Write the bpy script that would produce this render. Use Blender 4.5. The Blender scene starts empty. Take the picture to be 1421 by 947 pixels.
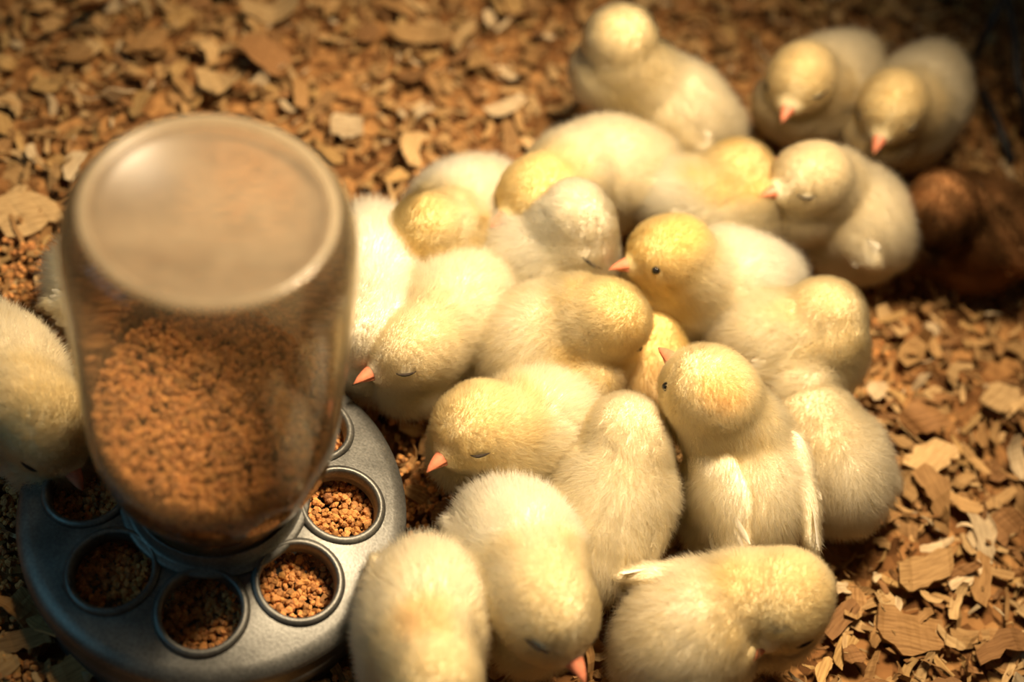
import bpy, bmesh, math, random
import numpy as np
from mathutils import Vector, Matrix, noise
from mathutils.kdtree import KDTree

rng = np.random.default_rng(7)
random.seed(7)
scene = bpy.context.scene
COL = scene.collection

# ------------------------------------------------------------------ camera
F, PITCH, ROLL = 1904.0, 0.9141, -0.2666          # focal length in pixels of the 1421x947 frame
CAM = np.array([0.1044, -0.2808, 0.5622])
_r = np.array([1, 0, 0.0]); _u = np.array([0, math.sin(PITCH), math.cos(PITCH)]); FWD = np.array([0, math.cos(PITCH), -math.sin(PITCH)])
_c, _s = math.cos(ROLL), math.sin(ROLL)
RX = _c * _r - _s * _u; UY = _s * _r + _c * _u

def pix(px, py, z):
    """point at height z (metres) seen at photo pixel px, py"""
    d = RX * (px - 710.5) / F + UY * (473.5 - py) / F + FWD
    return CAM + d * (z - CAM[2]) / d[2]

def proj(p):
    d = np.asarray(p) - CAM
    return 710.5 + F * (d @ RX) / (d @ FWD), 473.5 - F * (d @ UY) / (d @ FWD)

cd = bpy.data.cameras.new('camera'); cam = bpy.data.objects.new('camera', cd); COL.objects.link(cam)
cam.matrix_world = Matrix([[RX[i], UY[i], -FWD[i], CAM[i]] for i in range(3)] + [[0, 0, 0, 1]])
cd.sensor_width = 36; cd.lens = 36 * F / 1421; cd.clip_start = 0.01
cd.dof.use_dof = True; cd.dof.aperture_fstop = 3.2
cd.dof.focus_distance = float((pix(760, 640, 0.055) - CAM) @ FWD)
scene.camera = cam

# ------------------------------------------------------------------ world, lights, exposure
wd = bpy.data.worlds.new('world'); scene.world = wd; wd.use_nodes = True
wd.node_tree.nodes['Background'].inputs[0].default_value = (0.40, 0.36, 0.30, 1)
wd.node_tree.nodes['Background'].inputs[1].default_value = 0.055

def aim(o, target):
    o.rotation_euler = (Vector(target) - o.location).to_track_quat('-Z', 'Y').to_euler()

ld = bpy.data.lights.new('heat_lamp', 'SPOT'); lamp = bpy.data.objects.new('heat_lamp', ld); COL.objects.link(lamp)
lamp.location = (0.165, 0.190, 0.66); aim(lamp, (0.11, 0.11, 0))
ld.energy = 50; ld.color = (1.0, 0.762, 0.475); ld.shadow_soft_size = 0.085
ld.spot_size = math.radians(76); ld.spot_blend = 1.0

ad = bpy.data.lights.new('window_light', 'AREA'); win = bpy.data.objects.new('window_light', ad); COL.objects.link(win)
win.location = (-0.95, -0.55, 0.75); aim(win, (0, 0, 0.03))
ad.shape = 'RECTANGLE'; ad.size = 0.7; ad.size_y = 0.6
ad.energy = 1.7; ad.color = (0.24, 0.70, 0.95)

scene.cycles.diffuse_bounces = 10
vs = scene.view_settings
vs.view_transform = 'Standard'; vs.look = 'None'; vs.gamma = 1; vs.use_curve_mapping = False; vs.exposure = 0.0

# ------------------------------------------------------------------ helpers
def tag(o, label=None, cat=None, group=None, kind=None):
    if label: o['label'] = label
    if cat: o['category'] = cat
    if group: o['group'] = group
    if kind: o['kind'] = kind
    return o

def empty(name, loc):
    o = bpy.data.objects.new(name, None); COL.objects.link(o); o.location = loc
    o.empty_display_size = 0.01
    return o

def link(name, me, mat=None, parent=None):
    """mesh given in world coordinates; parented parts keep their place"""
    o = bpy.data.objects.new(name, me); COL.objects.link(o)
    if mat: me.materials.clear(); me.materials.append(mat)
    if parent is not None:
        o.parent = parent
        root = parent
        m = Matrix.Identity(4)
        while root is not None:
            m = root_local(root) @ m; root = root.parent
        o.matrix_local = m.inverted()
    return o

def root_local(o):
    return Matrix.LocRotScale(o.location, o.rotation_euler, o.scale)

def mesh(name, verts, faces, smooth=True):
    me = bpy.data.meshes.new(name)
    me.from_pydata([tuple(map(float, v)) for v in verts], [], [tuple(map(int, f)) for f in faces])
    if smooth: me.polygons.foreach_set('use_smooth', [True] * len(me.polygons))
    me.update(); return me

def np_mesh(name, V, Fq, smooth=False):
    """fast mesh from numpy arrays, Fq is (n,k)"""
    me = bpy.data.meshes.new(name)
    n, k = Fq.shape
    me.vertices.add(len(V)); me.vertices.foreach_set('co', V.astype(np.float32).ravel())
    me.loops.add(n * k); me.loops.foreach_set('vertex_index', Fq.astype(np.int32).ravel())
    me.polygons.add(n); me.polygons.foreach_set('loop_start', np.arange(0, n * k, k, dtype=np.int32))
    me.polygons.foreach_set('use_smooth', np.full(n, smooth))
    me.update(calc_edges=True)
    return me

def lathe(prof, seg=96, closed=False):
    V = []; Fc = []
    n = len(prof)
    for i in range(seg):
        a = 2 * math.pi * i / seg
        for r, z in prof: V.append((r * math.cos(a), r * math.sin(a), z))
    for i in range(seg):
        j = (i + 1) % seg
        for k in range(n if closed else n - 1):
            k2 = (k + 1) % n
            Fc.append((i * n + k, j * n + k, j * n + k2, i * n + k2))
    return V, Fc

def torus(c, R, r, seg=40, ring=8, zs=1.0):
    V, Fc = lathe([(R + r * math.cos(2 * math.pi * k / ring), zs * r * math.sin(2 * math.pi * k / ring)) for k in range(ring)], seg, True)
    return [(x + c[0], y + c[1], z + c[2]) for x, y, z in V], Fc

def tube(pts, rad, seg=8):
    pts = [Vector(p) for p in pts]; V = []; Fc = []
    rads = rad if isinstance(rad, (list, tuple)) else [rad] * len(pts)
    for i, p in enumerate(pts):
        t = (pts[min(i + 1, len(pts) - 1)] - pts[max(i - 1, 0)]).normalized()
        a = t.orthogonal().normalized() if i == 0 else (a - t * a.dot(t)).normalized()
        b = t.cross(a)
        for k in range(seg):
            q = 2 * math.pi * k / seg
            V.append(p + (a * math.cos(q) + b * math.sin(q)) * rads[i])
    for i in range(len(pts) - 1):
        for k in range(seg):
            k2 = (k + 1) % seg
            Fc.append((i * seg + k, i * seg + k2, (i + 1) * seg + k2, (i + 1) * seg + k))
    Fc.append(tuple(range(seg - 1, -1, -1))); Fc.append(tuple(range((len(pts) - 1) * seg, len(pts) * seg)))
    return V, Fc

# ------------------------------------------------------------------ materials
def mat(name):
    m = bpy.data.materials.new(name); m.use_nodes = True
    nt = m.node_tree; nt.nodes.clear()
    out = nt.nodes.new('ShaderNodeOutputMaterial')
    return m, nt, out

def N(nt, t, **kw):
    n = nt.nodes.new(t)
    for k, v in kw.items(): setattr(n, k, v)
    return n

def noise_tex(nt, scale, detail=4, rough=.55, coord='Object'):
    tc = N(nt, 'ShaderNodeTexCoord'); t = N(nt, 'ShaderNodeTexNoise')
    t.inputs['Scale'].default_value = scale; t.inputs['Detail'].default_value = detail; t.inputs['Roughness'].default_value = rough
    nt.links.new(tc.outputs[coord], t.inputs['Vector'])
    return t

def ramp(nt, fac, stops):
    r = N(nt, 'ShaderNodeValToRGB'); e = r.color_ramp.elements
    e[0].position, e[0].color = stops[0][0], (*stops[0][1], 1)
    e[1].position, e[1].color = stops[-1][0], (*stops[-1][1], 1)
    for p, c in stops[1:-1]:
        x = e.new(p); x.color = (*c, 1)
    nt.links.new(fac, r.inputs['Fac']); return r

def bump(nt, h, strength, dist):
    b = N(nt, 'ShaderNodeBump'); b.inputs['Strength'].default_value = strength; b.inputs['Distance'].default_value = dist
    nt.links.new(h, b.inputs['Height']); return b

def simple(name, color, rough=.6, metal=0, spec=.5, var=0.0, scale=300, bmp=0, sss=0):
    m, nt, out = mat(name)
    p = N(nt, 'ShaderNodeBsdfPrincipled'); p.inputs['Roughness'].default_value = rough
    p.inputs['Metallic'].default_value = metal; p.inputs['Specular IOR Level'].default_value = spec
    if sss:
        p.inputs['Subsurface Weight'].default_value = sss; p.inputs['Subsurface Radius'].default_value = (1, .5, .3); p.inputs['Subsurface Scale'].default_value = .002
    t = noise_tex(nt, scale)
    lo = [max(0, c * (1 - var)) for c in color]; hi = [min(1, c * (1 + var)) for c in color]
    r = ramp(nt, t.outputs['Fac'], [(.3, lo), (.7, hi)])
    nt.links.new(r.outputs[0], p.inputs['Base Color'])
    if bmp: nt.links.new(bump(nt, t.outputs['Fac'], bmp, .0005).outputs[0], p.inputs['Normal'])
    nt.links.new(p.outputs[0], out.inputs[0])
    return m

def down_mat():
    m, nt, out = mat('chick_down')
    a = N(nt, 'ShaderNodeAttribute', attribute_name='col')
    d = N(nt, 'ShaderNodeBsdfDiffuse'); t = N(nt, 'ShaderNodeBsdfTranslucent'); mx = N(nt, 'ShaderNodeMixShader')
    mx.inputs[0].default_value = .55
    nr = N(nt, 'ShaderNodeAttribute', attribute_name='root_normal')
    for n in (d, t): nt.links.new(a.outputs['Color'], n.inputs['Color'])
    nt.links.new(nr.outputs['Vector'], d.inputs['Normal'])
    nt.links.new(d.outputs[0], mx.inputs[1]); nt.links.new(t.outputs[0], mx.inputs[2]); nt.links.new(mx.outputs[0], out.inputs[0])
    return m

def skin_mat():
    m, nt, out = mat('chick_skin')
    a = N(nt, 'ShaderNodeAttribute', attribute_name='col')
    d = N(nt, 'ShaderNodeBsdfDiffuse')
    t = noise_tex(nt, 900, 3); b = bump(nt, t.outputs['Fac'], .6, .0006)
    nt.links.new(a.outputs['Color'], d.inputs['Color']); nt.links.new(b.outputs[0], d.inputs['Normal'])
    nt.links.new(d.outputs[0], out.inputs[0])
    return m

def wood_mat():
    """colour of each flake from its attribute, fine grain along it"""
    m, nt, out = mat('pine_shaving')
    a = N(nt, 'ShaderNodeAttribute', attribute_name='col')
    p = N(nt, 'ShaderNodeBsdfPrincipled'); p.inputs['Roughness'].default_value = .75; p.inputs['Specular IOR Level'].default_value = .2
    t = noise_tex(nt, 900, 4, .6); gr = N(nt, 'ShaderNodeAttribute', attribute_name='grain')
    nt.links.new(gr.outputs['Vector'], t.inputs['Vector'])
    r = ramp(nt, t.outputs['Fac'], [(.3, (.58, .52, .46)), (.62, (1.08, 1.08, 1.08))])
    mx = N(nt, 'ShaderNodeMix', data_type='RGBA', blend_type='MULTIPLY'); mx.inputs[0].default_value = 1
    nt.links.new(a.outputs['Color'], mx.inputs[6]); nt.links.new(r.outputs[0], mx.inputs[7])
    nt.links.new(mx.outputs[2], p.inputs['Base Color'])
    nt.links.new(bump(nt, t.outputs['Fac'], .35, .0008).outputs[0], p.inputs['Normal'])
    nt.links.new(p.outputs[0], out.inputs[0])
    return m

def litter_mat():
    m, nt, out = mat('litter_floor')
    p = N(nt, 'ShaderNodeBsdfPrincipled'); p.inputs['Roughness'].default_value = .9; p.inputs['Specular IOR Level'].default_value = .1
    tc = N(nt, 'ShaderNodeTexCoord'); v = N(nt, 'ShaderNodeTexVoronoi'); v.inputs['Scale'].default_value = 140; v.inputs['Randomness'].default_value = 1
    nt.links.new(tc.outputs['Object'], v.inputs['Vector'])
    sep = N(nt, 'ShaderNodeSeparateColor'); nt.links.new(v.outputs['Color'], sep.inputs[0])
    r = ramp(nt, sep.outputs[0], [(0, (.07, .030, .010)), (.5, (.22, .10, .035)), (1, (.42, .22, .08))])
    nt.links.new(r.outputs[0], p.inputs['Base Color'])
    nt.links.new(bump(nt, v.outputs['Distance'], .8, .004).outputs[0], p.inputs['Normal'])
    nt.links.new(p.outputs[0], out.inputs[0])
    return m

def feed_mat():
    m, nt, out = mat('feed_crumble')
    a = N(nt, 'ShaderNodeAttribute', attribute_name='col')
    p = N(nt, 'ShaderNodeBsdfPrincipled'); p.inputs['Roughness'].default_value = .8; p.inputs['Specular IOR Level'].default_value = .25
    t = noise_tex(nt, 1500, 3); r = ramp(nt, t.outputs['Fac'], [(.3, (.6, .6, .6)), (.7, (1.15, 1.15, 1.15))])
    mx = N(nt, 'ShaderNodeMix', data_type='RGBA', blend_type='MULTIPLY'); mx.inputs[0].default_value = 1
    nt.links.new(a.outputs['Color'], mx.inputs[6]); nt.links.new(r.outputs[0], mx.inputs[7])
    nt.links.new(mx.outputs[2], p.inputs['Base Color'])
    nt.links.new(bump(nt, t.outputs['Fac'], .5, .0004).outputs[0], p.inputs['Normal'])
    nt.links.new(p.outputs[0], out.inputs[0])
    return m

def galvanized_mat():
    m, nt, out = mat('galvanized_steel')
    p = N(nt, 'ShaderNodeBsdfPrincipled'); p.inputs['Metallic'].default_value = .75
    big = noise_tex(nt, 45, 5, .65); fine = noise_tex(nt, 900, 3, .6)
    r = ramp(nt, big.outputs['Fac'], [(.3, (.10, .10, .095)), (.7, (.19, .19, .18))])
    r2 = ramp(nt, fine.outputs['Fac'], [(.35, (.75, .75, .75)), (.62, (1.1, 1.1, 1.1))])
    mx = N(nt, 'ShaderNodeMix', data_type='RGBA', blend_type='MULTIPLY'); mx.inputs[0].default_value = 1
    nt.links.new(r.outputs[0], mx.inputs[6]); nt.links.new(r2.outputs[0], mx.inputs[7])
    nt.links.new(mx.outputs[2], p.inputs['Base Color'])
    rr = ramp(nt, big.outputs['Fac'], [(.3, (.38, .38, .38)), (.7, (.55, .55, .55))])
    nt.links.new(rr.outputs[0], p.inputs['Roughness'])
    nt.links.new(bump(nt, fine.outputs['Fac'], .25, .0003).outputs[0], p.inputs['Normal'])
    nt.links.new(p.outputs[0], out.inputs[0])
    return m

def glass_mat(name, dust, tint, dust_col=(.62, .47, .30), gloss=.06, ior=1.45, edge=0):
    """thin clear glass: see-through with mirror reflection by angle, plus a pale film of feed dust, brightened on wall and heel to imitate light"""
    m, nt, out = mat(name)
    tr = N(nt, 'ShaderNodeBsdfTransparent'); gl = N(nt, 'ShaderNodeBsdfGlossy'); gl.inputs['Roughness'].default_value = gloss
    lw = N(nt, 'ShaderNodeLayerWeight'); lw.inputs['Blend'].default_value = .35
    r = ramp(nt, lw.outputs['Facing'], [(0.0, tint), (.75, tuple(c * (1 if edge else .95) for c in tint)), (1.0, tint if edge else (tint[0] * .62, tint[1] * .56, tint[2] * .42))])
    nt.links.new(r.outputs[0], tr.inputs['Color'])
    fr = N(nt, 'ShaderNodeFresnel'); fr.inputs['IOR'].default_value = ior
    mx = N(nt, 'ShaderNodeMixShader'); nt.links.new(fr.outputs[0], mx.inputs[0])
    nt.links.new(tr.outputs[0], mx.inputs[1]); nt.links.new(gl.outputs[0], mx.inputs[2])
    df = N(nt, 'ShaderNodeBsdfDiffuse'); df.inputs['Color'].default_value = (*dust_col, 1)
    tl = N(nt, 'ShaderNodeBsdfTranslucent'); tl.inputs['Color'].default_value = (*dust_col, 1)
    dm = N(nt, 'ShaderNodeMixShader'); dm.inputs[0].default_value = .6
    nt.links.new(df.outputs[0], dm.inputs[1]); nt.links.new(tl.outputs[0], dm.inputs[2])
    t = noise_tex(nt, 38, 4, .6); dr = ramp(nt, t.outputs['Fac'], [(.3, (dust * .75,) * 3), (.7, (min(1, dust * 1.25),) * 3)])
    m2 = N(nt, 'ShaderNodeMixShader'); nt.links.new(dr.outputs[0], m2.inputs[0])
    nt.links.new(mx.outputs[0], m2.inputs[1]); nt.links.new(dm.outputs[0], m2.inputs[2])
    nt.links.new(m2.outputs[0], out.inputs[0])
    return m

M_DOWN, M_SKIN, M_WOOD, M_LITTER, M_FEED, M_STEEL = down_mat(), skin_mat(), wood_mat(), litter_mat(), feed_mat(), galvanized_mat()
M_GLASS = glass_mat('jar_glass', .11, (.995, .99, .965), (.85, .68, .42))  # wall dust thickened and brightened, standing in for light refracted through the jar
M_GLASSTOP = glass_mat('jar_glass_dusty', .42, (.98, .96, .92), (.95, .76, .52), .30)
M_BEAK = simple('beak_horn', (.66, .23, .13), .45, var=.15, scale=400, sss=.25)
M_EYE = simple('eye_black', (.012, .010, .009), .12)
M_LID = simple('eyelid', (.045, .035, .028), .9, spec=.1, var=.2, scale=900)
M_WIRE = simple('black_wire', (.012, .012, .014), .5, var=.3)
M_FEATHER = simple('wing_feather', (.92, .86, .72), .7, var=.08, scale=700)
M_FEATHER_BROWN = simple('brown_wing_feather', (.30, .16, .07), .7, var=.25, scale=700)

# ------------------------------------------------------------------ floor
fl = link('floor', mesh('floor', [(-2, -2, -.006), (2, -2, -.006), (2, 2, -.006), (-2, 2, -.006)], [(0, 1, 2, 3)]), M_LITTER)
tag(fl, kind='structure')

# ------------------------------------------------------------------ feeder
PAN_R, RIM_Z = 0.0825, 0.032
feeder = empty('chick_feeder', (0, 0, 0))
tag(feeder, 'galvanized round chick feeder with an upturned glass jar of feed', 'feeder')
HOLE_R, HOLE_RING, PH = 0.0170, 0.0533, -2.126
def plate_z(r):   # gently domed lid
    if r < .040: return .0400
    return .0400 - .0075 * ((r - .040) / (.0815 - .040)) ** 1.8
holes = [(HOLE_RING * math.cos(PH + k * math.pi / 4), HOLE_RING * math.sin(PH + k * math.pi / 4)) for k in range(8)]
# lid: lathe with thickness, holes cut by boolean
rs = np.linspace(.030, .0790, 16)
prof = [(r, plate_z(r)) for r in rs] + [(.0806, .0318), (.0818, .0305), (.0824, .0285), (.0824, .0200), (.0814, .0200)] + [(r, plate_z(r) - .0012) for r in rs[::-1]]
V, Fc = lathe(prof, 128, True)
lid_me = mesh('lid', V, Fc)
bm = bmesh.new(); bm.from_mesh(lid_me); bmesh.ops.recalc_face_normals(bm, faces=bm.faces); bm.to_mesh(lid_me); bm.free()
lid = link('lid', lid_me, M_STEEL, feeder)
cm = bmesh.new()
for hx, hy in holes:
    bmesh.ops.create_cone(cm, cap_ends=True, segments=48, radius1=HOLE_R, radius2=HOLE_R, depth=.06, matrix=Matrix.Translation((hx, hy, .035)))
cme = bpy.data.meshes.new('cut'); cm.to_mesh(cme); cm.free()
cut = bpy.data.objects.new('cut', cme); COL.objects.link(cut)
md = lid.modifiers.new('holes', 'BOOLEAN'); md.operation = 'DIFFERENCE'; md.object = cut; md.solver = 'EXACT'
dg = bpy.context.evaluated_depsgraph_get(); dg.update()
nm = bpy.data.meshes.new_from_object(lid.evaluated_get(dg)); lid.modifiers.clear(); lid.data = nm
bpy.data.objects.remove(cut)
for p in nm.polygons: p.use_smooth = abs(p.normal.z) > .3
slope = -.0075 * 1.8 * ((HOLE_RING - .040) / .0415) ** .8 / .0415
for hx, hy in holes:   # rolled lip with an inward collar round every feeding hole
    a = math.atan2(hy, hx); zc = plate_z(HOLE_RING)
    pr = [(HOLE_R + .0026, -.0006), (HOLE_R + .0018, .0006), (HOLE_R + .0008, .0013), (HOLE_R - .0003, .0013), (HOLE_R - .0010, .0004),
          (HOLE_R - .0012, -.0030), (HOLE_R - .0012, -.0075), (HOLE_R - .0004, -.0075), (HOLE_R - .0002, -.0028)]
    V, Fc = lathe(pr, 48, True)
    tilt = Matrix.Translation((hx, hy, zc)) @ Matrix.Rotation(a, 4, 'Z') @ Matrix.Rotation(-math.atan(slope), 4, 'Y')
    link('hole_rim', mesh('hole_rim', [tilt @ Vector(v) for v in V], Fc), M_STEEL, lid)
V, Fc = lathe([(0, -.002), (.079, -.002), (.0808, 0), (.0812, .021), (.0802, .021), (.0795, .0015), (0, .0005)], 96)
link('pan', mesh('pan', V, Fc), M_STEEL, feeder)
V, Fc = lathe([(.0300, .040), (.0392, .0396), (.0399, .0402), (.0399, .0412), (.0390, .0420), (.0374, .0422), (.0358, .0430), (.0356, .0500), (.0351, .0505), (.0344, .0500), (.0344, .040)], 96)
link('collar', mesh('collar', V, Fc), M_STEEL, feeder)
# jar, mouth down
JR, JT = 0.0463, 0.2205
outer = [(.0335, .041), (.0335, .0470), (.0340, .0478), (.0340, .0490), (.0335, .0498), (.0335, .0520), (.0340, .0528), (.0340, .0540), (.0335, .0552), (.0337, .0595),
         (.0352, .0640), (.0385, .0685), (.0420, .0735), (.0450, .0795), (.0470, .0865), (.0482, .0950), (.0488, .105), (.0491, .130), (.0491, .170), (.0489, .199), (.0485, .2080),
         (.0474, .2146), (.0453, .2202), (.0425, .2236), (.0400, .2240)]
inner = [(r - .0028, z) for r, z in outer[:-4]] + [(.0435, .2121), (.0405, .2155)]
ZT = .0038
V, Fc = lathe(outer + [(.0390, .2203 + ZT)], 128)
jar = link('jar', mesh('jar', V, Fc), M_GLASS, feeder)
V, Fc = lathe(inner, 128); link('inner_wall', mesh('inner_wall', V, Fc), glass_mat('jar_inner_glass', .05, (1, 1, 1), (.70, .56, .38), .06, 1.12, 1), jar)
V, Fc = lathe([(.0390, .2203 + ZT), (.0378, .2200 + ZT), (.0366, .2190 + ZT)] + [(r, .2180 + ZT - 5.5 * (.035 ** 2 - r * r)) for r in np.linspace(.035, .0001, 12)], 128)
link('jar_bottom', mesh('jar_bottom', V, Fc), M_GLASSTOP, jar)
V, Fc = torus((0, 0, .2198 + ZT), .0398, .0016, 128, 10, .8)
link('heel_ring', mesh('heel_ring', V, Fc), glass_mat('jar_heel_glass', .35, (.95, .92, .85), (.9, .80, .62), .25), jar)  # pale film on the ring imitates the bright rim highlight

# ------------------------------------------------------------------ feed crumbles
_ib = bmesh.new(); bmesh.ops.create_icosphere(_ib, subdivisions=1, radius=1)
ICO_V = np.array([v.co[:] for v in _ib.verts]); ICO_F = np.array([[v.index for v in f.verts] for f in _ib.faces]); _ib.free()
def crumbles(name, pts, smin, smax, label, group=None, parent=None, dark=1.0):
    n = len(pts); pts = np.asarray(pts)
    V = ICO_V[None] * (1 + rng.uniform(-.28, .28, (n, 12, 1)))
    V = V * rng.uniform(.7, 1.3, (n, 1, 3))
    a = rng.uniform(0, 6.28, n); ca, sa = np.cos(a), np.sin(a)
    b = rng.uniform(-1, 1, n); cb, sb = np.cos(b), np.sin(b)
    x, y, z = V[..., 0], V[..., 1], V[..., 2]
    y, z = y * cb[:, None] - z * sb[:, None], y * sb[:, None] + z * cb[:, None]
    x, y = x * ca[:, None] - y * sa[:, None], x * sa[:, None] + y * ca[:, None]
    V = np.stack([x, y, z], -1) * rng.uniform(smin, smax, (n, 1, 1)) + pts[:, None, :]
    Fq = (ICO_F[None] + (np.arange(n) * 12)[:, None, None]).reshape(-1, 3)
    me = np_mesh(name, V.reshape(-1, 3), Fq)
    c = np.array([.60, .275, .085]) * rng.uniform(.55, 1.3, (n, 1)) * np.array([1, 1, 1]) + rng.uniform(0, .02, (n, 3))
    at = me.attributes.new('col', 'FLOAT_COLOR', 'POINT')
    at.data.foreach_set('color', np.concatenate([np.repeat(c, 12, 0), np.ones((n * 12, 1))], 1).astype(np.float32).ravel())
    o = link(name, me, M_FEED, parent)
    tag(o, label, 'feed', group, 'stuff')
    return o
P_ = []
for hx, hy in holes:
    n = 520; r = (HOLE_R + .003) * np.sqrt(rng.uniform(0, 1, n)); t = rng.uniform(0, 6.28, n)
    tx, ty = rng.uniform(-.12, .12, 2)
    X_, Y_ = r * np.cos(t), r * np.sin(t)
    P_.append(np.stack([hx + X_, hy + Y_, 0.0245 + rng.uniform(-.0028, .0012, n) + tx * X_ + ty * Y_], -1))
P_ = np.concatenate(P_)
crumbles('feed_in_pan', P_, .0010, .0019, 'brown crumbled feed filling the feeding holes of the metal pan')
# jar filling: against the glass, and a sloping top surface
def jar_r(z): return np.interp(z, [q[1] for q in inner], [q[0] for q in inner])
def top_z(x, y): return .112 + .06 * y - .10 * x - .05 * np.hypot(x, y)
n = 7500
t = rng.uniform(0, 6.28, n); z = rng.uniform(.058, .120, n); r = jar_r(z) - .0018 - rng.uniform(0, .0012, n)
wall_p = np.stack([r * np.cos(t), r * np.sin(t), z], -1)
wall_p = wall_p[wall_p[:, 2] < top_z(wall_p[:, 0], wall_p[:, 1]) + rng.uniform(-.003, .002, n)]
n = 2600
r = .042 * np.sqrt(rng.uniform(0, 1, n)); t = rng.uniform(0, 6.28, n); x, y = r * np.cos(t), r * np.sin(t)
top_p = np.stack([x, y, top_z(x, y) + rng.uniform(-.002, .001, n) + .002 * np.sin(x * 260) * np.cos(y * 230)], -1)
top_p = top_p[np.hypot(top_p[:, 0], top_p[:, 1]) < jar_r(top_p[:, 2]) - .0015]
jarfeed = crumbles('feed_in_jar', np.concatenate([wall_p, top_p]), .0010, .0018, 'brown crumbled feed heaped inside the upturned glass jar')
core = []
for zz in np.linspace(.043, .098, 14): core.append((float(jar_r(zz)) - .0035, zz))
V, Fc = lathe([(.0001, .043)] + core + [(.0001, .103)], 48)
cme = mesh('feed_core', V, Fc); at = cme.attributes.new('col', 'FLOAT_COLOR', 'POINT')
at.data.foreach_set('color', np.tile([.22, .09, .03, 1], len(cme.vertices)).astype(np.float32))
tag(link('feed_core', cme, M_FEED, jarfeed), kind='stuff')

# ------------------------------------------------------------------ chicks
_ib = bmesh.new(); bmesh.ops.create_icosphere(_ib, subdivisions=3, radius=1)
SPH_V = np.array([v.co[:] for v in _ib.verts]); SPH_F = np.array([[v.index for v in f.verts] for f in _ib.faces]); _ib.free()

def unit(v):
    v = np.asarray(v, float); return v / (np.linalg.norm(v) + 1e-12)
def frame(fwd, up=(0, 0, 1)):
    f = unit(fwd); l = np.cross(up, f)
    l = unit(l) if np.linalg.norm(l) > 1e-3 else np.array([1.0, 0, 0])
    return np.stack([f, l, np.cross(f, l)], 1)          # columns: forward, left, up
def smooth01(x, a, b):
    t = np.clip((x - a) / (b - a), 0, 1); return t * t * (3 - 2 * t)

tmp_ob = bpy.data.objects.new('tmp', bpy.data.meshes.new('tmp')); COL.objects.link(tmp_ob)
def blob_mesh(name, blobs, voxel=.0022, iters=12):
    """one continuous surface grown from overlapping ellipsoids (centre, 3x3 frame, radii)"""
    V = []; Fq = []
    for i, (c, R, rad) in enumerate(blobs):
        V.append((SPH_V * np.asarray(rad)) @ R.T + c); Fq.append(SPH_F + i * len(SPH_V))
    tmp_ob.data = np_mesh('raw', np.concatenate(V), np.concatenate(Fq))
    tmp_ob.modifiers.clear()
    m = tmp_ob.modifiers.new('r', 'REMESH'); m.mode = 'VOXEL'; m.voxel_size = voxel; m.use_smooth_shade = True
    s = tmp_ob.modifiers.new('s', 'SMOOTH'); s.factor = .5; s.iterations = iters
    dg = bpy.context.evaluated_depsgraph_get(); dg.update()
    me = bpy.data.meshes.new_from_object(tmp_ob.evaluated_get(dg)); me.name = name
    old = tmp_ob.data; tmp_ob.data = bpy.data.meshes.new('tmp'); bpy.data.meshes.remove(old)
    return me

def mesh_arrays(me):
    V = np.empty(len(me.vertices) * 3, np.float32); me.vertices.foreach_get('co', V); V = V.reshape(-1, 3).astype(float)
    Nn = np.empty(len(me.vertices) * 3, np.float32); me.vertices.foreach_get('normal', Nn); Nn = Nn.reshape(-1, 3).astype(float)
    me.calc_loop_triangles()
    T = np.empty(len(me.loop_triangles) * 3, np.int32); me.loop_triangles.foreach_get('vertices', T)
    return V, Nn, T.reshape(-1, 3)

def swirl(p, k, seed):
    """smooth vector noise"""
    s = np.random.default_rng(seed); out = np.zeros_like(p)
    for o in range(3):
        K = s.normal(0, k * (1 + .8 * o), (3, 3)); ph = s.uniform(0, 6.28, 3)
        out += np.sin(p @ K.T + ph) / (1 + .6 * o)
    return out

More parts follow.
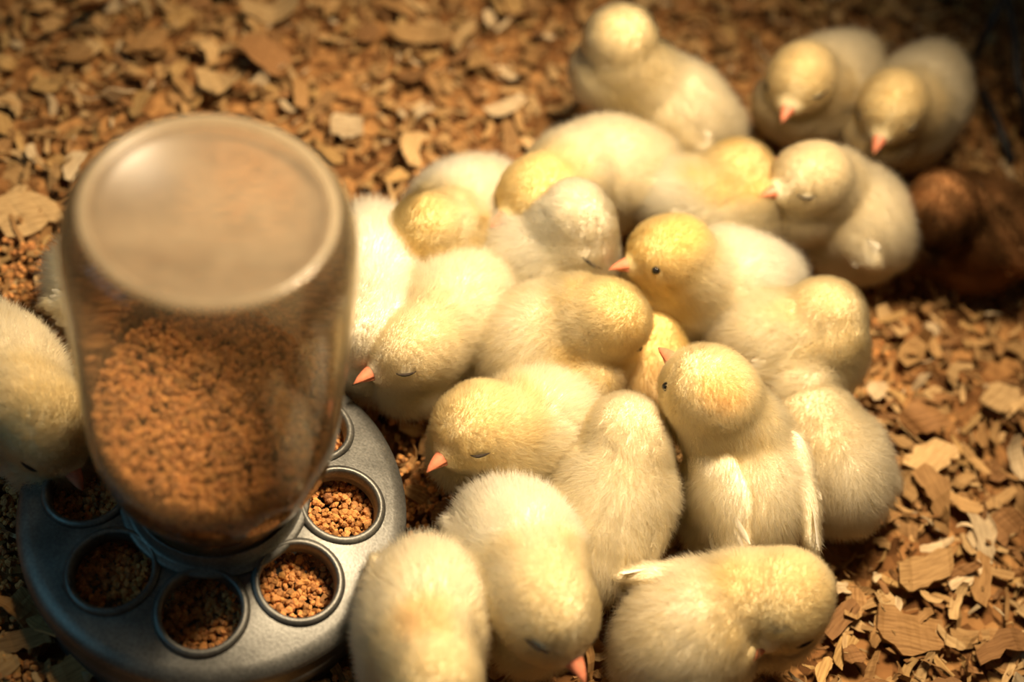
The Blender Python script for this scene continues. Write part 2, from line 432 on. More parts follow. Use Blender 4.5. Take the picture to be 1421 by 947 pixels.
def grow_down(name, me, parent, nhair, flowf, lenf, colf, seed, lay=.48, clump=.07, rad=.000065, densf=None):
    V, Nn, T = mesh_arrays(me)
    g = np.random.default_rng(seed)
    A = V[T[:, 0]]; B = V[T[:, 1]]; C = V[T[:, 2]]
    ar = np.linalg.norm(np.cross(B - A, C - A), axis=1)
    ar = ar * densf(A) if densf else ar
    ti = g.choice(len(T), nhair, p=ar / ar.sum())
    u, v = g.uniform(0, 1, (2, nhair, 1)); fl = u + v > 1; u = np.where(fl, 1 - u, u); v = np.where(fl, 1 - v, v)
    P0 = A[ti] + u * (B[ti] - A[ti]) + v * (C[ti] - A[ti])
    NN = Nn[T[ti, 0]] + u * (Nn[T[ti, 1]] - Nn[T[ti, 0]]) + v * (Nn[T[ti, 2]] - Nn[T[ti, 0]]); NN /= np.linalg.norm(NN, axis=1, keepdims=True) + 1e-9
    keep = ~((P0[:, 2] < .006) | ((NN[:, 2] < -.55) & (P0[:, 2] < .03)))
    L = lenf(P0, NN) * g.uniform(.65, 1.15, nhair)
    keep &= L > .0004
    P0, NN, L = P0[keep], NN[keep], L[keep]; n = len(P0)
    fw = flowf(P0, NN); fw = fw - NN * (fw * NN).sum(1, keepdims=True)
    fw = fw + 0.32 * swirl(P0, 160, seed + 1)
    fw = fw - NN * (fw * NN).sum(1, keepdims=True); fw /= np.linalg.norm(fw, axis=1, keepdims=True) + 1e-9
    D = NN * (1 - lay) + fw * lay + g.normal(0, .19, (n, 3)); D /= np.linalg.norm(D, axis=1, keepdims=True)
    tip = P0 + D * L[:, None]
    ng = max(30, n // 70)
    gi = g.choice(n, ng, replace=False); kd = KDTree(ng)
    for k, i in enumerate(gi): kd.insert(P0[i], k)
    kd.balance()
    near = np.array([kd.find(p)[1] for p in P0]); gt = tip[gi][near]
    gdist = np.linalg.norm(P0 - P0[gi][near], axis=1)
    gt = P0 + (gt - P0) / (np.linalg.norm(gt - P0, axis=1, keepdims=True) + 1e-9) * L[:, None]
    tip = tip * (1 - clump) + gt * clump
    D2 = tip - P0
    bend = fw * (L * .22)[:, None]
    pts = np.empty((n, 4, 3))
    for k, q in enumerate((0, .33, .67, 1.0)):
        pts[:, k] = P0 - NN * .0004 + D2 * q + bend * (q * q - q) * -1 * -1
    pts[..., 2] = np.maximum(pts[..., 2], .0008)
    cu = bpy.data.hair_curves.new(name); cu.add_curves([4] * n)
    cu.attributes['position'].data.foreach_set('vector', pts.astype(np.float32).ravel())
    ra = cu.attributes.get('radius') or cu.attributes.new('radius', 'FLOAT', 'POINT')
    ra.data.foreach_set('value', np.tile(np.array([1, .9, .6, .15]) * rad, n).astype(np.float32))
    c = colf(P0) * g.uniform(.88, 1.08, (n, 1))
    ca = cu.attributes.new('col', 'FLOAT_COLOR', 'CURVE')
    ca.data.foreach_set('color', np.concatenate([np.clip(c, 0, 1), np.ones((n, 1))], 1).astype(np.float32).ravel())
    na = cu.attributes.new('root_normal', 'FLOAT_VECTOR', 'CURVE')
    nv = NN * .8 + D * .2; nv /= np.linalg.norm(nv, axis=1, keepdims=True)
    na.data.foreach_set('vector', nv.astype(np.float32).ravel())
    cu.materials.append(M_DOWN)
    o = bpy.data.objects.new(name, cu); COL.objects.link(o)
    o.parent = parent; m = Matrix.Identity(4); q = parent
    while q is not None: m = root_local(q) @ m; q = q.parent
    o.matrix_local = m.inverted()
    return o

def paint(me, colf):
    V = np.empty(len(me.vertices) * 3, np.float32); me.vertices.foreach_get('co', V)
    c = np.clip(colf(V.reshape(-1, 3).astype(float)), 0, 1)
    a = me.attributes.new('col', 'FLOAT_COLOR', 'POINT')
    a.data.foreach_set('color', np.concatenate([c, np.ones((len(c), 1))], 1).astype(np.float32).ravel())

CREAM = np.array([.98, .905, .73]); YELLOW = np.array([.985, .79, .36]); WHITE = np.array([.985, .94, .83]); SHADE_BUFF = np.array([.80, .64, .38]); BROWN = np.array([.27, .14, .06])
FOOT = []      # image circles taken by chicks, for choosing which shavings show

def chick(label, B, T, H, K, s=1.0, yel=.5, base=CREAM, nh=76000, roll=0, eye='shut', wing=(1, 1), spot=None, tuft=None, fat=1.0, brown=False, headr=1.18, spread=(0, 0), feathers=False, ws=1.0, throat=1.0, wlat=1.95, wup=.85, wwid=1.0, eyesides=(1, 1)):
    cid = len(FOOT) + 11; yel *= .78
    B_, T_, H_, K_ = [pix(q[0], q[1], q[2] / 100) for q in (B, T, H, K)]
    FOOT.append([(B[0], B[1], 95 * s), (H[0], H[1], 62 * s), (T[0], T[1], 55 * s)])
    hd = unit(B_ - T_); hd_flat = unit([hd[0], hd[1], 0.0])
    RB = frame(hd); RF = frame(hd_flat)
    cmt = s / 100
    # head frame
    RH = frame(K_ - H_)
    if roll:
        a = math.radians(roll); RH = RH @ np.array([[1, 0, 0], [0, math.cos(a), -math.sin(a)], [0, math.sin(a), math.cos(a)]])
    f = fat
    ln = np.linalg.norm(B_ - T_)
    bl = []
    bl.append((B_, RB, np.array([3.3, 2.65 * f, 2.55]) * cmt))
    lowz = min(B_[2] - .004, .0235 * s)
    bl.append((np.array([B_[0], B_[1], max(.0215 * s, lowz)]), RF, np.array([2.9, 2.45 * f, 2.25]) * cmt))
    rump = T_ + hd * 1.5 * cmt
    bl.append((rump, RB, np.array([1.7, 1.75 * f, 1.6]) * cmt))
    bl.append(((rump + B_) / 2, RB, np.array([2.4, 2.35 * f, 2.2]) * cmt))
    bl.append((T_ + hd * .5 * cmt, RB, np.array([.9, .8, .6]) * cmt))
    chest = B_ + hd * 1.9 * cmt; chest[2] = max(chest[2] - .003, .022 * s)
    bl.append((chest, RB, np.array([2.0, 2.2 * f, 2.1]) * cmt))
    hr = headr
    if throat:
        ff = unit([RH[0, 0], RH[1, 0], 0])
        tz = max(H_[2] - 1.75 * cmt * hr, 2.0 * cmt)
        bl.append((np.array([*(H_[:2] - ff[:2] * .30 * cmt), tz]), frame(ff), np.array([2.0, 1.95, 1.75]) * cmt * throat))
    # neck from chest to head
    base_n = B_ + hd * 1.7 * cmt + np.array([0, 0, .006])
    back = H_ - RH[:, 0] * .5 * cmt - RH[:, 2] * .5 * cmt
    for q in (.2, .4, .6, .8):
        c = base_n * (1 - q) + back * q
        bl.append((c, np.eye(3), np.array([1, 1, 1]) * (2.15 * (1 - q) + 1.58 * hr * q) * cmt))
    bl.append((H_, RH, np.array([1.72, 1.58, 1.55]) * hr * cmt))
    bl.append((H_ - RH[:, 0] * .35 * cmt + RH[:, 2] * .12 * cmt, RH, np.array([1.5, 1.55, 1.5]) * hr * cmt))
    bl.append((H_ + RH[:, 0] * .95 * hr * cmt - RH[:, 2] * .30 * hr * cmt, RH, np.array([.98, .98, .88]) * hr * cmt))
    if tuft is not None:
        tp = pix(tuft[0], tuft[1], tuft[2] / 100); bl.append((tp, np.eye(3), np.array([1, 1, 1]) * tuft[3] / 100))
    me = blob_mesh('body', bl)
    root = empty('chick', (B_[0], B_[1], 0))
    tag(root, label, 'chick', 'chicks on the litter')
    seed = cid * 17
    beak0 = H_ + (RH[:, 0] * 1.72 - RH[:, 2] * .36) * hr * cmt
    eyes = [H_ + (RH[:, 0] * 1.02 + sg * RH[:, 1] * 1.20 + RH[:, 2] * .08) * hr * cmt for sg in (1, -1)]
    sp = pix(spot[0], spot[1], spot[2] / 100) if spot else None
    def colf(p):
        q = (p - H_) @ RH / (hr * cmt)
        dh = np.linalg.norm(q, axis=1)
        wn = smooth01(-dh, -3.9, -1.3)
        sw = swirl(p, 110, seed + 5)
        crown = np.clip(.55 + .45 * q[:, 2] + .25 * q[:, 0], 0, 1)
        y = yel * wn * (.45 + .75 * crown) + yel * .22 * smooth01(sw[:, 0], .1, 1.6)
        y += .5 * yel * smooth01(-np.abs(dh - 2.3), -.7, 0) * smooth01(sw[:, 1], -.6, 1)
        y = np.clip(y, 0, 1.5)[:, None]
        c = base[None] * (1 - y) + YELLOW[None] * y
        if sp is not None:
            m = .42 * smooth01(-np.linalg.norm(p - sp, axis=1), -.0145, -.005)[:, None]; c = c * (1 - m) + np.array([.97, .64, .22]) * m
        if brown: c = BROWN[None] * (1 + .35 * sw[:, :1])
        return c
    def flowf(p, nn):
        q = np.linalg.norm(p - H_, axis=1) / (hr * cmt)
        w = smooth01(q, 1.5, 3.2)[:, None]
        return (1 - w) * (-RH[:, 0])[None] + w * (-hd - np.array([0, 0, .45]))[None]
    def lenf(p, nn):
        q = np.linalg.norm(p - H_, axis=1) / (hr * cmt)
        L = .0036 + .0042 * smooth01(q, 1.4, 3.0)
        L = L + .0025 * smooth01(-np.linalg.norm(p - T_, axis=1), -.03, -.008)
        db = np.linalg.norm(p - beak0, axis=1); L = L * (.18 + .82 * smooth01(db, .0045, .0125))
        L = np.where(db < .0035 * hr * s, 0, L)
        for e in eyes: L = L * (.30 + .70 * smooth01(np.linalg.norm(p - e, axis=1), .0018, .0050))
        return L * s
    paint(me, colf)
    body = link('body', me, M_SKIN, root)
    grow_down('down', me, root, nh, flowf, lenf, colf, seed, densf=lambda p: 1 + 1.3 * smooth01(-np.linalg.norm(p - H_, axis=1), -.036, -.024))
    # beak: two mandibles
    bs = hr * cmt
    Vv = []; ring = 10; L = 1.08
    def mandible(nm, top):
        Vv, Ff = [], []
        secs = 6
        for i in range(secs):
            q = i / (secs - 1)
            w = .40 * (1 - q) ** .7 + .02; h = (.40 if top else .26) * (1 - q) ** .7 + .02
            x = -.25 + (L if top else L * .86) * q; z0 = -.36 - (.20 * q * q if top else .06 + .10 * q * q)
            for k in range(ring):
                a = math.pi * k / (ring - 1)
                zz = math.sin(a) * h * (1 if top else -1)
                Vv.append(H_ + (RH[:, 0] * (1.72 + x) + RH[:, 1] * w * math.cos(a) + RH[:, 2] * (z0 + zz)) * bs)
        for i in range(secs - 1):
            for k in range(ring):
                k2 = (k + 1) % ring
                Ff.append((i * ring + k, i * ring + k2, (i + 1) * ring + k2, (i + 1) * ring + k))
        Ff.append(tuple(range(ring))); Ff.append(tuple(range((secs - 1) * ring, secs * ring)))
        mm = mesh(nm, Vv, Ff)
        b = bmesh.new(); b.from_mesh(mm); bmesh.ops.recalc_face_normals(b, faces=b.faces); b.to_mesh(mm); b.free()
        link(nm, mm, M_BEAK, root)
    mandible('upper_beak', True); mandible('lower_beak', False)
    # eyes snapped onto the face
    Vb, Nb, _ = mesh_arrays(me)
    kd = KDTree(len(Vb))
    for i, v in enumerate(Vb): kd.insert(v, i)
    kd.balance()
    for e, shown in zip(eyes, eyesides):
        if not shown: continue
        if eye == 'open':
            co, i, _d = kd.find(e); c = np.array(co) - Nb[i] * .0004
            link('eye', mesh('eye', SPH_V * .0021 * s + c, SPH_F), M_EYE, root)
        else:
            pts = []
            for q in np.linspace(-1, 1, 7):
                w = e + (RH[:, 0] * q * .46 + RH[:, 2] * (.12 * q * q - .06)) * bs
                co, i, _d = kd.find(w); pts.append(np.array(co) + Nb[i] * .0013)
            for _ in range(6): pts = [pts[0]] + [(pts[k - 1] + 2 * pts[k] + pts[k + 1]) / 4 for k in range(1, 6)] + [pts[6]]
            Vt, Ft = tube(pts, [.0002, .0005, .0007, .0008, .0007, .0005, .0002], 6)  # dark slit drawn longer, taking in shadow around the shut lid
            link('closed_eye', mesh('closed_eye', Vt, Ft), M_LID, root)
    # wings folded along the flanks
    for sg, on, spd in ((1, wing[0], spread[0]), (-1, wing[1], spread[1])):
        if not on: continue
        yaw = math.radians(-8 - spd) * sg
        back = -RB[:, 0] * math.cos(yaw) - RB[:, 1] * math.sin(yaw) * 1.0
        back = unit(back + np.array([0, 0, -.18]))
        outn = unit(RB[:, 1] * sg + RB[:, 2] * .45)
        outn = unit(outn - back * (outn @ back)); dn = np.cross(back, outn)
        RW = np.stack([back, dn, outn], 1)
        c0 = B_ + (RB[:, 0] * .9 + RB[:, 1] * sg * wlat * f + RB[:, 2] * wup) * cmt
        wl = cmt * ws; wwid = wwid if sg > 0 else min(wwid, .8)
        wb = [(c0 + back * .4 * wl, RW, np.array([1.3, .85 * wwid, .55]) * wl), (c0 + back * 1.5 * wl, RW, np.array([1.5, 1.0 * wwid, .50]) * wl), (c0 + back * 2.5 * wl, RW, np.array([1.1, .7 * wwid, .34]) * wl)]
        wm = blob_mesh('wing', wb, .0016, 6); paint(wm, colf)
        wo = link('wing', wm, M_SKIN, root)
        grow_down('wing_down', wm, wo, 5000, lambda p, nn, b=back: np.tile(b, (len(p), 1)), lambda p, nn: np.full(len(p), .0055 * s), colf, seed + 40 + sg, lay=.8)
        for k in range(6):
            q = (k - 2.5) / 2.5
            d = unit(back + dn * q * .30); L = ((2.0 if feathers else 1.25) - .3 * abs(q)) * cmt; wdt = .20 * cmt
            st = c0 + back * 1.9 * wl + dn * q * .55 * wl + outn * (.34 - .02 * k) * wl
            sd = np.cross(outn, d); Vf = []
            for tq, ww in ((0, .5), (.35, 1), (.75, .95), (1, .25)):
                for e2, lift in ((-1, 0), (0, .05), (1, 0)):
                    Vf.append(st + d * L * tq + sd * wdt * ww * e2 + outn * (lift - .12 * tq * tq) * cmt)
            Ff = [(i * 3 + j, i * 3 + j + 1, i * 3 + j + 4, i * 3 + j + 3) for i in range(3) for j in range(2)]
            link('flight_feather', mesh('flight_feather', Vf, Ff), M_FEATHER_BROWN if brown else M_FEATHER, wo)
    return root

CH = [
 dict(label='chick sitting upright with its head turned away, beside the shavings behind the huddle', B=(935, 150, 4.2), T=(1015, 190, 3.2), H=(862, 55, 8.2), K=(905, 20, 8.0), yel=.35, base=CREAM, eye='open'),
 dict(label='sleeping chick with lowered orange beak between the upright chick and a drowsy greyish one', B=(1145, 120, 4.2), T=(1195, 75, 4), H=(1112, 112, 6.4), K=(1082, 160, 6.2), roll=22, yel=.55, base=CREAM * .95),
 dict(label='drowsy chick with its beak tucked down, beside the black wire', B=(1276, 140, 4.2), T=(1305, 85, 4), H=(1238, 150, 6.2), K=(1208, 215, 5.6), roll=15, yel=.6, base=CREAM * .92),
 dict(label='half-awake chick with pink beak resting beside the brown chick', B=(1185, 300, 4.0), T=(1250, 345, 3.6), H=(1124, 250, 6.9), K=(1052, 260, 7.1), roll=12, yel=.25, base=CREAM * .97),
 dict(label='dark brown chick sitting in shadow near the black wire', B=(1365, 315, 4.0), T=(1440, 335, 3.8), H=(1308, 285, 5.6), K=(1300, 220, 5.0), brown=True, base=BROWN, nh=46000),
 dict(label='chick showing the back of its golden head, next to the pink-beaked chick', B=(985, 285, 4.0), T=(890, 265, 3.6), H=(1024, 243, 5.6), K=(1075, 215, 6.0), yel=.75, base=WHITE),
 dict(label='yellow-headed chick lying behind the huddle with its beak on a neighbour', B=(840, 235, 4.0), T=(925, 225, 3.6), H=(746, 270, 6.4), K=(682, 302, 6.4), roll=10, throat=.85, yel=.8, base=CREAM),
 dict(label='whitish chick with its head bent down on the chick with one open eye', B=(750, 352, 4.4), T=(688, 352, 3.6), H=(800, 310, 6.8), K=(852, 362, 5.0), yel=.15, base=WHITE),
 dict(label='chick with deep yellow head lying toward the jar', B=(640, 300, 3.5), T=(692, 250, 2.9), H=(592, 325, 5.6), K=(548, 350, 4.2), yel=.95, base=WHITE, wing=(1, 0)),
 dict(label='white chick pressed close beside the glass jar, tail raised', B=(513, 388, 4.0), T=(517, 300, 4.2), H=(508, 468, 5.0), K=(480, 500, 3.5), yel=.2, base=WHITE, nh=52000),
 dict(label='sleeping cream chick whose orange beak points at the jar', B=(625, 435, 4.2), T=(680, 375, 3.8), H=(568, 486, 5.4), K=(498, 514, 5.6), roll=18, yel=.3, base=CREAM, wing=(0, 1)),
 dict(label='chick in the middle of the huddle with tucked round head seen from behind', B=(755, 475, 4.6), T=(680, 510, 4.0), H=(845, 445, 6.8), K=(915, 462, 5.0), yel=.75, base=CREAM, tuft=(815, 525, 4.6, 1.5)),
 dict(label='yellow-headed chick with orange beak and one open eye in the huddle', B=(1005, 395, 4.4), T=(1095, 385, 4.2), H=(928, 354, 6.8), K=(858, 358, 6.8), roll=20, yel=.9, base=WHITE, eye='open', wing=(0, 1)),
 dict(label='chick facing away with fluffy belly, beside the open shavings', B=(1092, 478, 4.6), T=(1005, 470, 4.2), H=(1145, 440, 6.2), K=(1205, 425, 5.6), yel=.4, base=CREAM, tuft=(1108, 535, 4.2, 1.9)),
 dict(label='chick with raised head, orange crown spot and white wing feathers', B=(1035, 670, 4.8), T=(1050, 765, 4.0), H=(985, 548, 8.0), K=(928, 480, 8.2), yel=.45, base=CREAM, eye='open', spot=(1002, 540, 9.8), spread=(-20, -2), feathers=True, ws=1.3, wwid=1.35, throat=0, wlat=2.0, wup=1.25, headr=1.32),
 dict(label='brownish chick half hidden beside the chick with white wing feathers', B=(1150, 640, 3.4), T=(1185, 700, 3.2), H=(1120, 590, 4.0), K=(1090, 560, 3.5), yel=.2, base=CREAM * .9, wing=(1, 1), nh=52000),
 dict(label='sleeping yellow chick with beak pointing at the metal pan edge', B=(740, 595, 4.2), T=(810, 555, 3.8), H=(660, 594, 5.6), K=(592, 640, 5.8), roll=18, yel=.6, base=CREAM, wing=(0, 1)),
 dict(label='plump chick seen from its back, head buried in the huddle', B=(850, 690, 4.4), T=(812, 820, 3.2), H=(868, 605, 5.8), K=(892, 550, 4.8), yel=.12, base=CREAM, wing=(1, 1)),
 dict(label='drowsy chick with drooping orange beak leaning over the open litter', B=(718, 765, 4.6), T=(690, 715, 4.0), H=(758, 845, 6.2), K=(815, 925, 6.2), roll=-18, yel=.5, base=WHITE, headr=1.28),
 dict(label='chick with small orange patch on its back beside the metal pan', B=(590, 860, 4.4), T=(598, 775, 4.0), H=(600, 960, 6.0), K=(590, 1030, 5.0), yel=.45, base=CREAM, spot=(588, 868, 7.0)),
 dict(label='yellow chick turned from the huddle with its beak lowered over shavings', B=(965, 875, 4.4), T=(875, 925, 3.8), H=(1088, 835, 6.4), K=(1040, 920, 5.8), yel=.6, base=CREAM * .97, spread=(25, 0), eyesides=(1, 0)),
 dict(label='lone chick with its head bent into the feeder pan', B=(0, 530, 4.4), T=(-60, 440, 4.0), H=(68, 592, 5.2), K=(104, 655, 4.4), yel=.5, base=CREAM * .97),
 dict(label='pale chick sitting behind the glass jar', B=(165, 400, 3.8), T=(95, 375, 3.6), H=(215, 430, 5.4), K=(260, 470, 4.2), yel=.5, base=CREAM, nh=40000),
 dict(label='chick tinted orange by painted shade, squeezed low between the middle chicks', B=(905, 520, 3.0), T=(915, 575, 2.8), H=(890, 475, 3.6), K=(880, 440, 3.0), s=.8, yel=.9, base=SHADE_BUFF, wing=(0, 0), nh=30000),  # orange buff puts shade and light filtering through down into the colour
]
for c in CH: chick(**c)
bpy.data.objects.remove(tmp_ob)

# ------------------------------------------------------------------ wood shavings
def flakes(pts, Ls, Ws, g, curl=1.0, ns=5):
    """(n) box strips of five cross sections: verts (n,20,3), quads (18,4)"""
    n = len(pts)
    q = np.linspace(-.5, .5, ns)[None, :]
    jag = 5 / ns
    x = Ls[:, None] * q + g.normal(0, .05 * jag ** 2, (n, ns)) * Ls[:, None]
    wd = Ws[:, None] * (1 - .35 * np.abs(q * 2) ** 3) * (1 + g.uniform(-.38, .15, (n, ns)) * jag ** 1.5)
    yo = Ws[:, None] * (g.normal(0, .12 * jag ** 1.5, (n, ns)) + g.normal(0, .25, (n, 1)) * q * q * 4)
    bend = g.normal(0, .95, (n, 1)) * curl
    z = -bend * Ls[:, None] * q ** 2 * 1.1 + g.normal(0, .02 * jag, (n, ns)) * Ls[:, None]
    tw = g.normal(0, .25, (n, 1)) * q * 2 + g.normal(0, .12, (n, 1))
    th = np.maximum(.00022, .045 * Ws)[:, None] * g.uniform(.6, 1.2, (n, 1))
    V = np.empty((n, ns, 4, 3))
    skew = g.normal(0, .25, (n, 1))
    for k, (sy, sz) in enumerate(((-1, -1), (1, -1), (1, 1), (-1, 1))):
        yy = sy * wd * .5
        V[:, :, k, 0] = x + skew * yy + g.normal(0, .03, (n, ns)) * Ls[:, None] * (0 if sz < 0 else 0)
        V[:, :, k, 1] = yo + yy * np.cos(tw)
        V[:, :, k, 2] = z + yy * np.sin(tw) + sz * th
    V = V.reshape(n, ns * 4, 3)
    grain = np.stack([V[..., 0] * .10, V[..., 1], np.repeat(g.uniform(0, 9, (n, 1)), ns * 4, 1)], -1)
    a = g.uniform(0, 6.283, n); tx = g.normal(0, .34, n); ty = g.normal(0, .30, n)
    X, Y, Z = V[..., 0], V[..., 1], V[..., 2]
    c, s_ = np.cos(tx)[:, None], np.sin(tx)[:, None]; Y, Z = Y * c - Z * s_, Y * s_ + Z * c
    c, s_ = np.cos(ty)[:, None], np.sin(ty)[:, None]; X, Z = X * c + Z * s_, -X * s_ + Z * c
    c, s_ = np.cos(a)[:, None], np.sin(a)[:, None]; X, Y = X * c - Y * s_, X * s_ + Y * c
    V = np.stack([X, Y, Z], -1)
    Fq = []
    for i in range(ns - 1):
        for k in range(4):
            k2 = (k + 1) % 4
            Fq.append((i * 4 + k, i * 4 + k2, i * 4 + 4 + k2, i * 4 + 4 + k))
    e = ns * 4 - 4
    Fq += [(3, 2, 1, 0), (e, e + 1, e + 2, e + 3)]
    return V, np.array(Fq), grain

def set_grain(me, grain):
    me.attributes.new('grain', 'FLOAT_VECTOR', 'POINT').data.foreach_set('vector', grain.astype(np.float32).ravel())

WOODS = np.array([[.56, .345, .145], [.45, .255, .10], [.68, .46, .22], [.35, .18, .07], [.60, .38, .15], [.74, .57, .35]])
def wood_cols(n, g):
    return WOODS[g.choice(6, n, p=[.26, .24, .14, .16, .14, .06])] * .68 * g.uniform(.75, 1.15, (n, 1))
g = np.random.default_rng(3)
n = 34000
pts = np.stack([g.uniform(-.55, .75, n), g.uniform(-.40, 1.0, n), g.uniform(-.005, .0025, n)], -1)
pts = pts[np.hypot(pts[:, 0], pts[:, 1]) > PAN_R + .004]; n = len(pts)
Ls = np.clip(g.lognormal(math.log(.0078), .55, n), .002, .022); Ws = Ls * np.clip(g.lognormal(math.log(.27), .65, n), .08, .95)
V, Fq, GR = flakes(pts, Ls, Ws, g); V = V + pts[:, None, :]
V[..., 2] = np.maximum(V[..., 2], -.0075)
me = np_mesh('wood_shavings', V.reshape(-1, 3), (Fq[None] + (np.arange(n) * 20)[:, None, None]).reshape(-1, 4))
at = me.attributes.new('col', 'FLOAT_COLOR', 'POINT')
at.data.foreach_set('color', np.concatenate([np.repeat(wood_cols(n, g), 20, 0), np.ones((n * 20, 1))], 1).astype(np.float32).ravel())
set_grain(me, GR)
tag(link('wood_shaving_bed', me, M_WOOD), 'bed of small tan wood shavings covering the floor', 'wood shavings', kind='stuff')

# larger shavings, one by one
def hidden(px, py, m=0):
    if not (-30 < px < 1450 and -30 < py < 980): return True
    for cs in FOOT:
        for (x, y, r) in cs:
            if (px - x) ** 2 + (py - y) ** 2 < (r + m) ** 2: return True
    if 75 < px < 500 and 150 < py < 700: return True
    return (px - 290) ** 2 / 290 ** 2 + (py - 715) ** 2 / 250 ** 2 < 1
# (px, py, length cm, width cm, turn in the picture deg, colour index, extra lift) read from the photograph
SEEN = [(1285, 795, 3.0, 1.7, 15, 0), (1262, 885, 3.4, 1.9, -10, 1), (1358, 805, 2.6, 1.0, 88, 1), (1395, 895, 3.6, 1.3, 8, 3), (1165, 860, 2.4, .9, 50, 3), (1225, 840, 1.5, 1.2, 40, 2),
        (1325, 835, 2.0, .55, 75, 2), (1290, 690, 2.6, 1.3, -55, 1), (1330, 700, 2.2, .8, -30, 0), (1390, 730, 2.0, 1.4, 20, 3), (1290, 640, 2.4, 2.0, 40, 2), (1385, 560, 2.6, 1.8, 50, 2), (1405, 640, 2.4, 1.0, -60, 5),
        (1230, 720, 1.6, .7, 30, 1), (1300, 760, 1.8, .5, 10, 5), (1350, 640, 1.8, .6, -40, 0), (620, 715, 1.7, 1.1, 10, 3), (580, 690, 1.4, 1.0, -20, 1), (30, 895, 2.4, .9, 10, 1), (60, 860, 3.0, 1.6, -40, 0), (110, 930, 2.6, 1.4, 30, 0),
        (30, 860, 2.4, .7, -30, 1), (370, 90, 3.2, 2.2, -20, 3), (310, 125, 2.6, 2.2, 10, 2), (380, 20, 3.4, 1.9, 0, 2), (125, 30, 3.6, 1.8, 80, 3), (200, 65, 2.4, 2.0, 0, 1), (40, 300, 3.4, 2.6, 10, 2), (700, 150, 2.8, 1.1, 25, 5), (570, 210, 3.2, 1.2, 70, 2),
        (480, 180, 1.8, 1.6, 0, 5), (580, 50, 3.8, 1.4, -5, 0), (640, 55, 2.4, .9, 45, 2), (100, 230, 2.0, 1.0, 60, 5), (640, 270, 2.6, .6, 20, 1), (545, 15, 3.0, .9, -30, 1), (1320, 520, 1.6, 1.2, 40, 2), (1215, 545, 1.4, 1.0, 30, 5)]
big = []
for sx in SEEN: big.append((sx[0], sx[1], sx[2] / 100, sx[3] / 100, sx[4], sx[5], .004))
while len(big) < 300:
    px, py = g.uniform(-20, 1440), g.uniform(-20, 967)
    if hidden(px, py, 6) : continue
    if py < 330 and px < 800 and g.uniform() < .35: continue
    L = float(np.clip(g.lognormal(math.log(.0140), .32), .009, .026)); Wd = L * float(np.clip(g.lognormal(math.log(.33), .55), .12, .85))
    big.append((px, py, L, Wd, g.uniform(0, 180), None, .0025))
KINDS = {0: ('wood_shaving', 'broad flat tan wood shaving'), 1: ('wood_sliver', 'narrow splinter of wood'),
         2: ('wood_shaving', 'dark reddish-brown wood chip'), 3: ('wood_shaving', 'pale whitish wood shaving')}
def spot_words(px, py, p):
    if math.hypot(p[0], p[1]) < PAN_R + .05: return 'beside the metal feeder pan'
    if px > 1180 and py < 400: return 'near the black wire and brown chick'
    if px > 1080: return 'in the open litter beside the half-hidden brownish chick'
    if py < 330 and px < 480: return 'in the litter behind the glass jar'
    if py < 330 and px < 830: return 'in the litter between the jar and the upright chick'
    if py < 330: return 'in the litter behind the upright and drowsy chicks'
    if px < 200: return 'around the lone chick at the feeder'
    return 'in a gap between the huddled chicks'
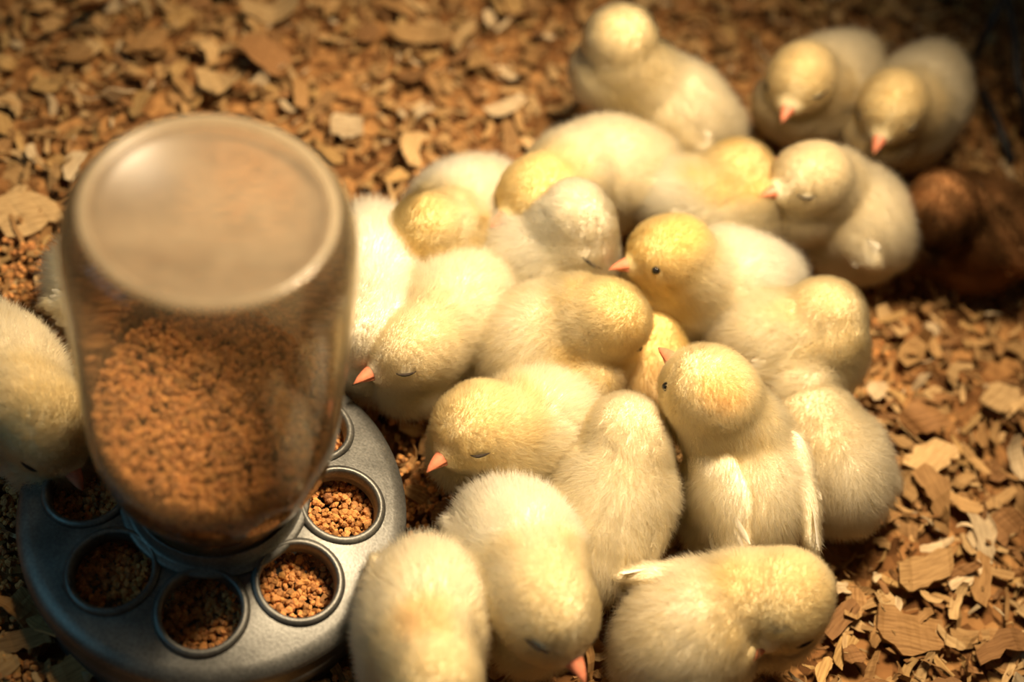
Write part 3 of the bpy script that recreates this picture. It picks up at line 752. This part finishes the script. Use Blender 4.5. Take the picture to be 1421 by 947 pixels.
for (px, py, L, Wd, turn, ci, lift) in big:
    p = pix(px, py, lift * .6)
    ci = int(g.choice(6, p=[.26, .22, .16, .14, .14, .08])) if ci is None else ci
    d1 = pix(px + 20 * math.cos(math.radians(turn)), py - 20 * math.sin(math.radians(turn)), lift * .6) - p
    V, Fq, GR = flakes(np.zeros((1, 3)), np.array([L]), np.array([Wd]), np.random.default_rng(int(px * 131 + py * 7) % 99991), .6, 9)
    V = V[0]
    # own main axis turned to the wanted direction
    ax = V[-4:].mean(0) - V[:4].mean(0); a = math.atan2(d1[1], d1[0]) - math.atan2(ax[1], ax[0])
    ca, sa = math.cos(a), math.sin(a)
    V = np.stack([V[:, 0] * ca - V[:, 1] * sa, V[:, 0] * sa + V[:, 1] * ca, V[:, 2] * .8], -1)
    V[:, 2] -= V[:, 2].min() + .0008
    kind = 1 if Wd < .3 * L else 2 if ci == 3 else 3 if ci == 5 else 0
    nm, lab = KINDS[kind]; wds = spot_words(px, py, p); lab = lab + ' ' + wds; grp = lab
    me = np_mesh(nm, V, Fq)
    c = WOODS[ci] * g.uniform(.58, .85)
    at = me.attributes.new('col', 'FLOAT_COLOR', 'POINT'); at.data.foreach_set('color', np.tile([*c, 1], 36).astype(np.float32))
    set_grain(me, GR); o = link(nm, me, M_WOOD); o.location = (p[0], p[1], max(0, lift - .001))
    tag(o, lab, 'wood shaving', grp)

# spilled feed on the litter beside the pan
sp = []
for (px, py, r, k) in [(60, 470, 60, 330), (15, 400, 45, 160), (600, 715, 45, 200), (590, 650, 40, 120), (15, 700, 30, 160), (25, 790, 35, 160), (480, 915, 40, 140), (30, 930, 40, 100), (1190, 480, 25, 50)]:
    for _ in range(k):
        q = pix(px + g.normal(0, r), py + g.normal(0, r), .0025)
        if math.hypot(q[0], q[1]) > PAN_R + .002: sp.append((q[0], q[1], .0022 + g.uniform(-.001, .0015)))
crumbles('spilled_feed', sp, .0010, .0019, 'brown feed crumbs spilled on the litter around the pan')

# ------------------------------------------------------------------ black wires by the brown chick
a0 = pix(1397, -10, .045); a1 = pix(1352, 78, .004); a2 = pix(1412, 110, .030); a3 = pix(1428, 190, .003); a4 = pix(1402, -60, .06)
V, Fc = tube([a4, a0, (a0 * .5 + a2 * .5) + RX * .002, a2, a3], .0026); wr = empty('forked_wire', (a1[0], a1[1], 0))
tag(wr, 'forked black wire rising from the litter behind the brown chick', 'wire')
link('long_wire', mesh('long_wire', V, Fc), M_WIRE, wr)
V, Fc = tube([a0, a0 * .5 + a1 * .5, a1], .0026); link('short_wire', mesh('short_wire', V, Fc), M_WIRE, wr)
b0 = pix(1362, 125, .010); b1 = pix(1404, 225, .004)
V, Fc = tube([b0, b0 * .5 + b1 * .5 + np.array([0, 0, .002]), b1], .0026)
tag(link('wire_piece', mesh('wire_piece', V, Fc), M_WIRE), 'short straight black wire lying on the litter between chick and brown chick', 'wire')
